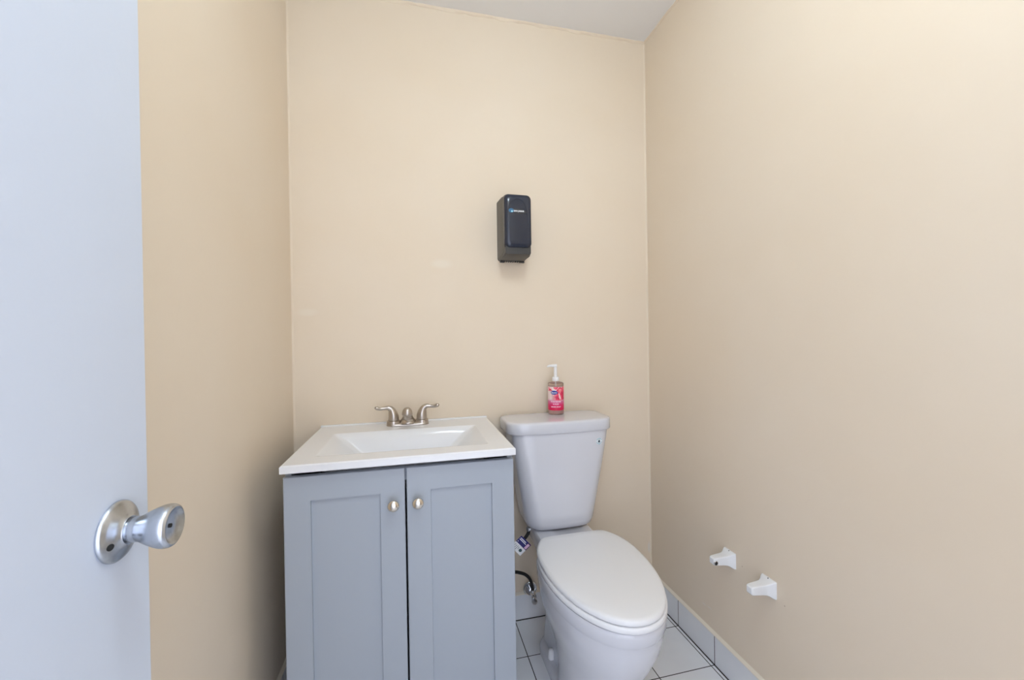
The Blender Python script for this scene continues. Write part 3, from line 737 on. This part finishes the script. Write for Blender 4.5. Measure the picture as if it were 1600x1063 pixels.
# ------------------------------------------------------------------ shut-off valve and supply hose
VXC, VYC, VZC = 0.4490, 1.575, 0.1265
t = thing('shutoff_valve', 'chrome water shut-off valve with round escutcheon low on the wall beside the toilet', 'valve', (VXC, YB-TT, VZC))
b = lathe(bmesh.new(), [(0.0, 0), (0.0290, 0), (0.0300, 0.0025), (0.0285, 0.0065), (0.0262, 0.0085), (0.0245, 0.0070), (0.018, 0.0050), (0.010, 0.0055), (0, 0.0055)], frame_at((VXC, YB-TT, VZC), (0, -1, 0)), 44)
obj('escutcheon', local(b, t), M_chrome, t, smooth=50)
b = bmesh.new()
lathe(b, [(0, 0), (0.0080, 0), (0.0080, 0.034), (0.0105, 0.034), (0.0105, 0.044), (0.0092, 0.048), (0.0092, 0.058), (0, 0.058)], frame_at((VXC, YB-TT-0.004, VZC), (0, -1, 0)), 24)
lathe(b, [(0, 0), (0.0085, 0), (0.0085, 0.012), (0.0070, 0.012), (0.0070, 0.018), (0, 0.018)], frame_at((VXC, VYC+0.005, VZC), (-0.1, 0, 1)), 20)
obj('valve_body', local(b, t), M_chrome, t, smooth=40)
b = bmesh.new()
hd = Vector((-0.10, -0.95, -0.28)).normalized()
hp = Vector((VXC-0.001, VYC-0.004, VZC-0.004))
lathe(b, [(0, 0), (0.0040, 0), (0.0040, 0.016), (0, 0.016)], frame_at(hp, hd), 16)
fm = frame_at(hp + hd*0.014, hd) @ Matrix.Rotation(radians(105), 4, 'Z')
secs = []
for h_, rx, ry in ((0, 0.011, 0.007), (0.002, 0.0175, 0.0100), (0.008, 0.0190, 0.0112), (0.010, 0.0170, 0.010), (0.0105, 0.011, 0.006)):
    secs.append([fm @ Vector((rx*cos(2*pi*i/32)*(1+0.05*cos(8*2*pi*i/32)), ry*sin(2*pi*i/32), h_)) for i in range(32)])
loft(b, secs)
obj('oval_handle', local(b, t), M_chrome, t, smooth=60)

HT = Vector((0.4135, 1.5, 0.4375))
t = thing('supply_hose', 'black flexible water supply hose curling from the tank to the chrome valve', 'hose', (0.40, 1.53, 0.145))
b = bmesh.new()
tube(b, [(0.4470, VYC+0.005, 0.146), (0.4440, 1.578, 0.168), (0.4350, 1.576, 0.192), (0.4150, 1.572, 0.215), (0.3850, 1.566, 0.231), (0.3500, 1.558, 0.246), (0.3270, 1.545, 0.285), (0.3350, 1.525, 0.335), (0.3650, 1.508, 0.372), (0.3950, 1.502, 0.392), (0.4100, 1.5, 0.412), (0.4135, 1.5, 0.424)], 0.0062, 14, 8)
obj('hose_line', local(b, t), M_hose, t, smooth=60)
b = lathe(bmesh.new(), [(0, 0), (0.0085, 0), (0.0095, 0.003), (0.0095, 0.012), (0.0075, 0.0145), (0, 0.0145)], frame_at((0.4135, 1.5, 0.4225), (0, 0, 1)), 6)
obj('coupling_nut', local(b, t), M_chrome, t, smooth=None)
# paper tag hanging off the hose
TG = [Vector((0.3815, 1.488, 0.4135)), Vector((0.4165, 1.480, 0.3765)), Vector((0.3730, 1.480, 0.3425)), Vector((0.3380, 1.488, 0.3795))]
ux = (TG[1]-TG[0]); uy = (TG[3]-TG[0]); nrm = ux.cross(uy).normalized()
if nrm.y > 0: nrm = -nrm
def quad(bm, u0, u1, v0, v1, h0, h1, mi=0):
    P = [TG[0]+ux*u+uy*v_ for u, v_ in ((u0, v0), (u1, v0), (u1, v1), (u0, v1))]
    va = [bm.verts.new(p+nrm*h0) for p in P]; vb = [bm.verts.new(p+nrm*h1) for p in P]
    fs = [bm.faces.new(va), bm.faces.new(vb)] + [bm.faces.new((va[i], va[(i+1) % 4], vb[(i+1) % 4], vb[i])) for i in range(4)]
    for f_ in fs: f_.material_index = mi
M_navy = mat('tag_navy', (0.010, 0.008, 0.14), 0.4); M_purp = mat('tag_purple', (0.06, 0.008, 0.10), 0.4); M_pink = mat('tag_pink', (0.75, 0.50, 0.68), 0.5); M_gy = mat('tag_grey_print', (0.30, 0.33, 0.36), 0.5); M_gn = mat('tag_green_seal', (0.05, 0.10, 0.11), 0.5)
b = bmesh.new()
quad(b, 0, 1, 0, 1, 0, 0.0004, 0)
quad(b, 0, 0.72, 0.0, 0.50, 0.0004, 0.0007, 1)
quad(b, 0.72, 1.0, 0.0, 0.50, 0.0004, 0.0007, 2)
quad(b, 0.76, 0.95, 0.08, 0.46, 0.0007, 0.0009, 3)
quad(b, 0.08, 0.60, 0.10, 0.155, 0.0007, 0.0009, 0)
quad(b, 0.08, 0.70, 0.20, 0.250, 0.0007, 0.0009, 0)
quad(b, 0.08, 0.14, 0.38, 0.43, 0.0007, 0.0009, 0)
for u, v0, v1 in ((0.12, 0.60, 0.9), (0.24, 0.62, 0.85), (0.36, 0.60, 0.92), (0.48, 0.64, 0.8)):
    quad(b, u, u+0.045, v0, v1, 0.0004, 0.0006, 4)
cc = TG[0]+ux*0.72+uy*0.74
r1 = [cc + ux.normalized()*0.0062*cos(2*pi*i/24) + uy.normalized()*0.0062*sin(2*pi*i/24) for i in range(24)]
loft(b, [[p+nrm*0.0004 for p in r1], [p+nrm*0.0007 for p in r1]], mi=5)
o = obj('paper_tag', local(b, t), [M_white, M_navy, M_purp, M_pink, M_gy, M_gn], t, smooth=None); o['label'] = 'white and navy cardboard tag'
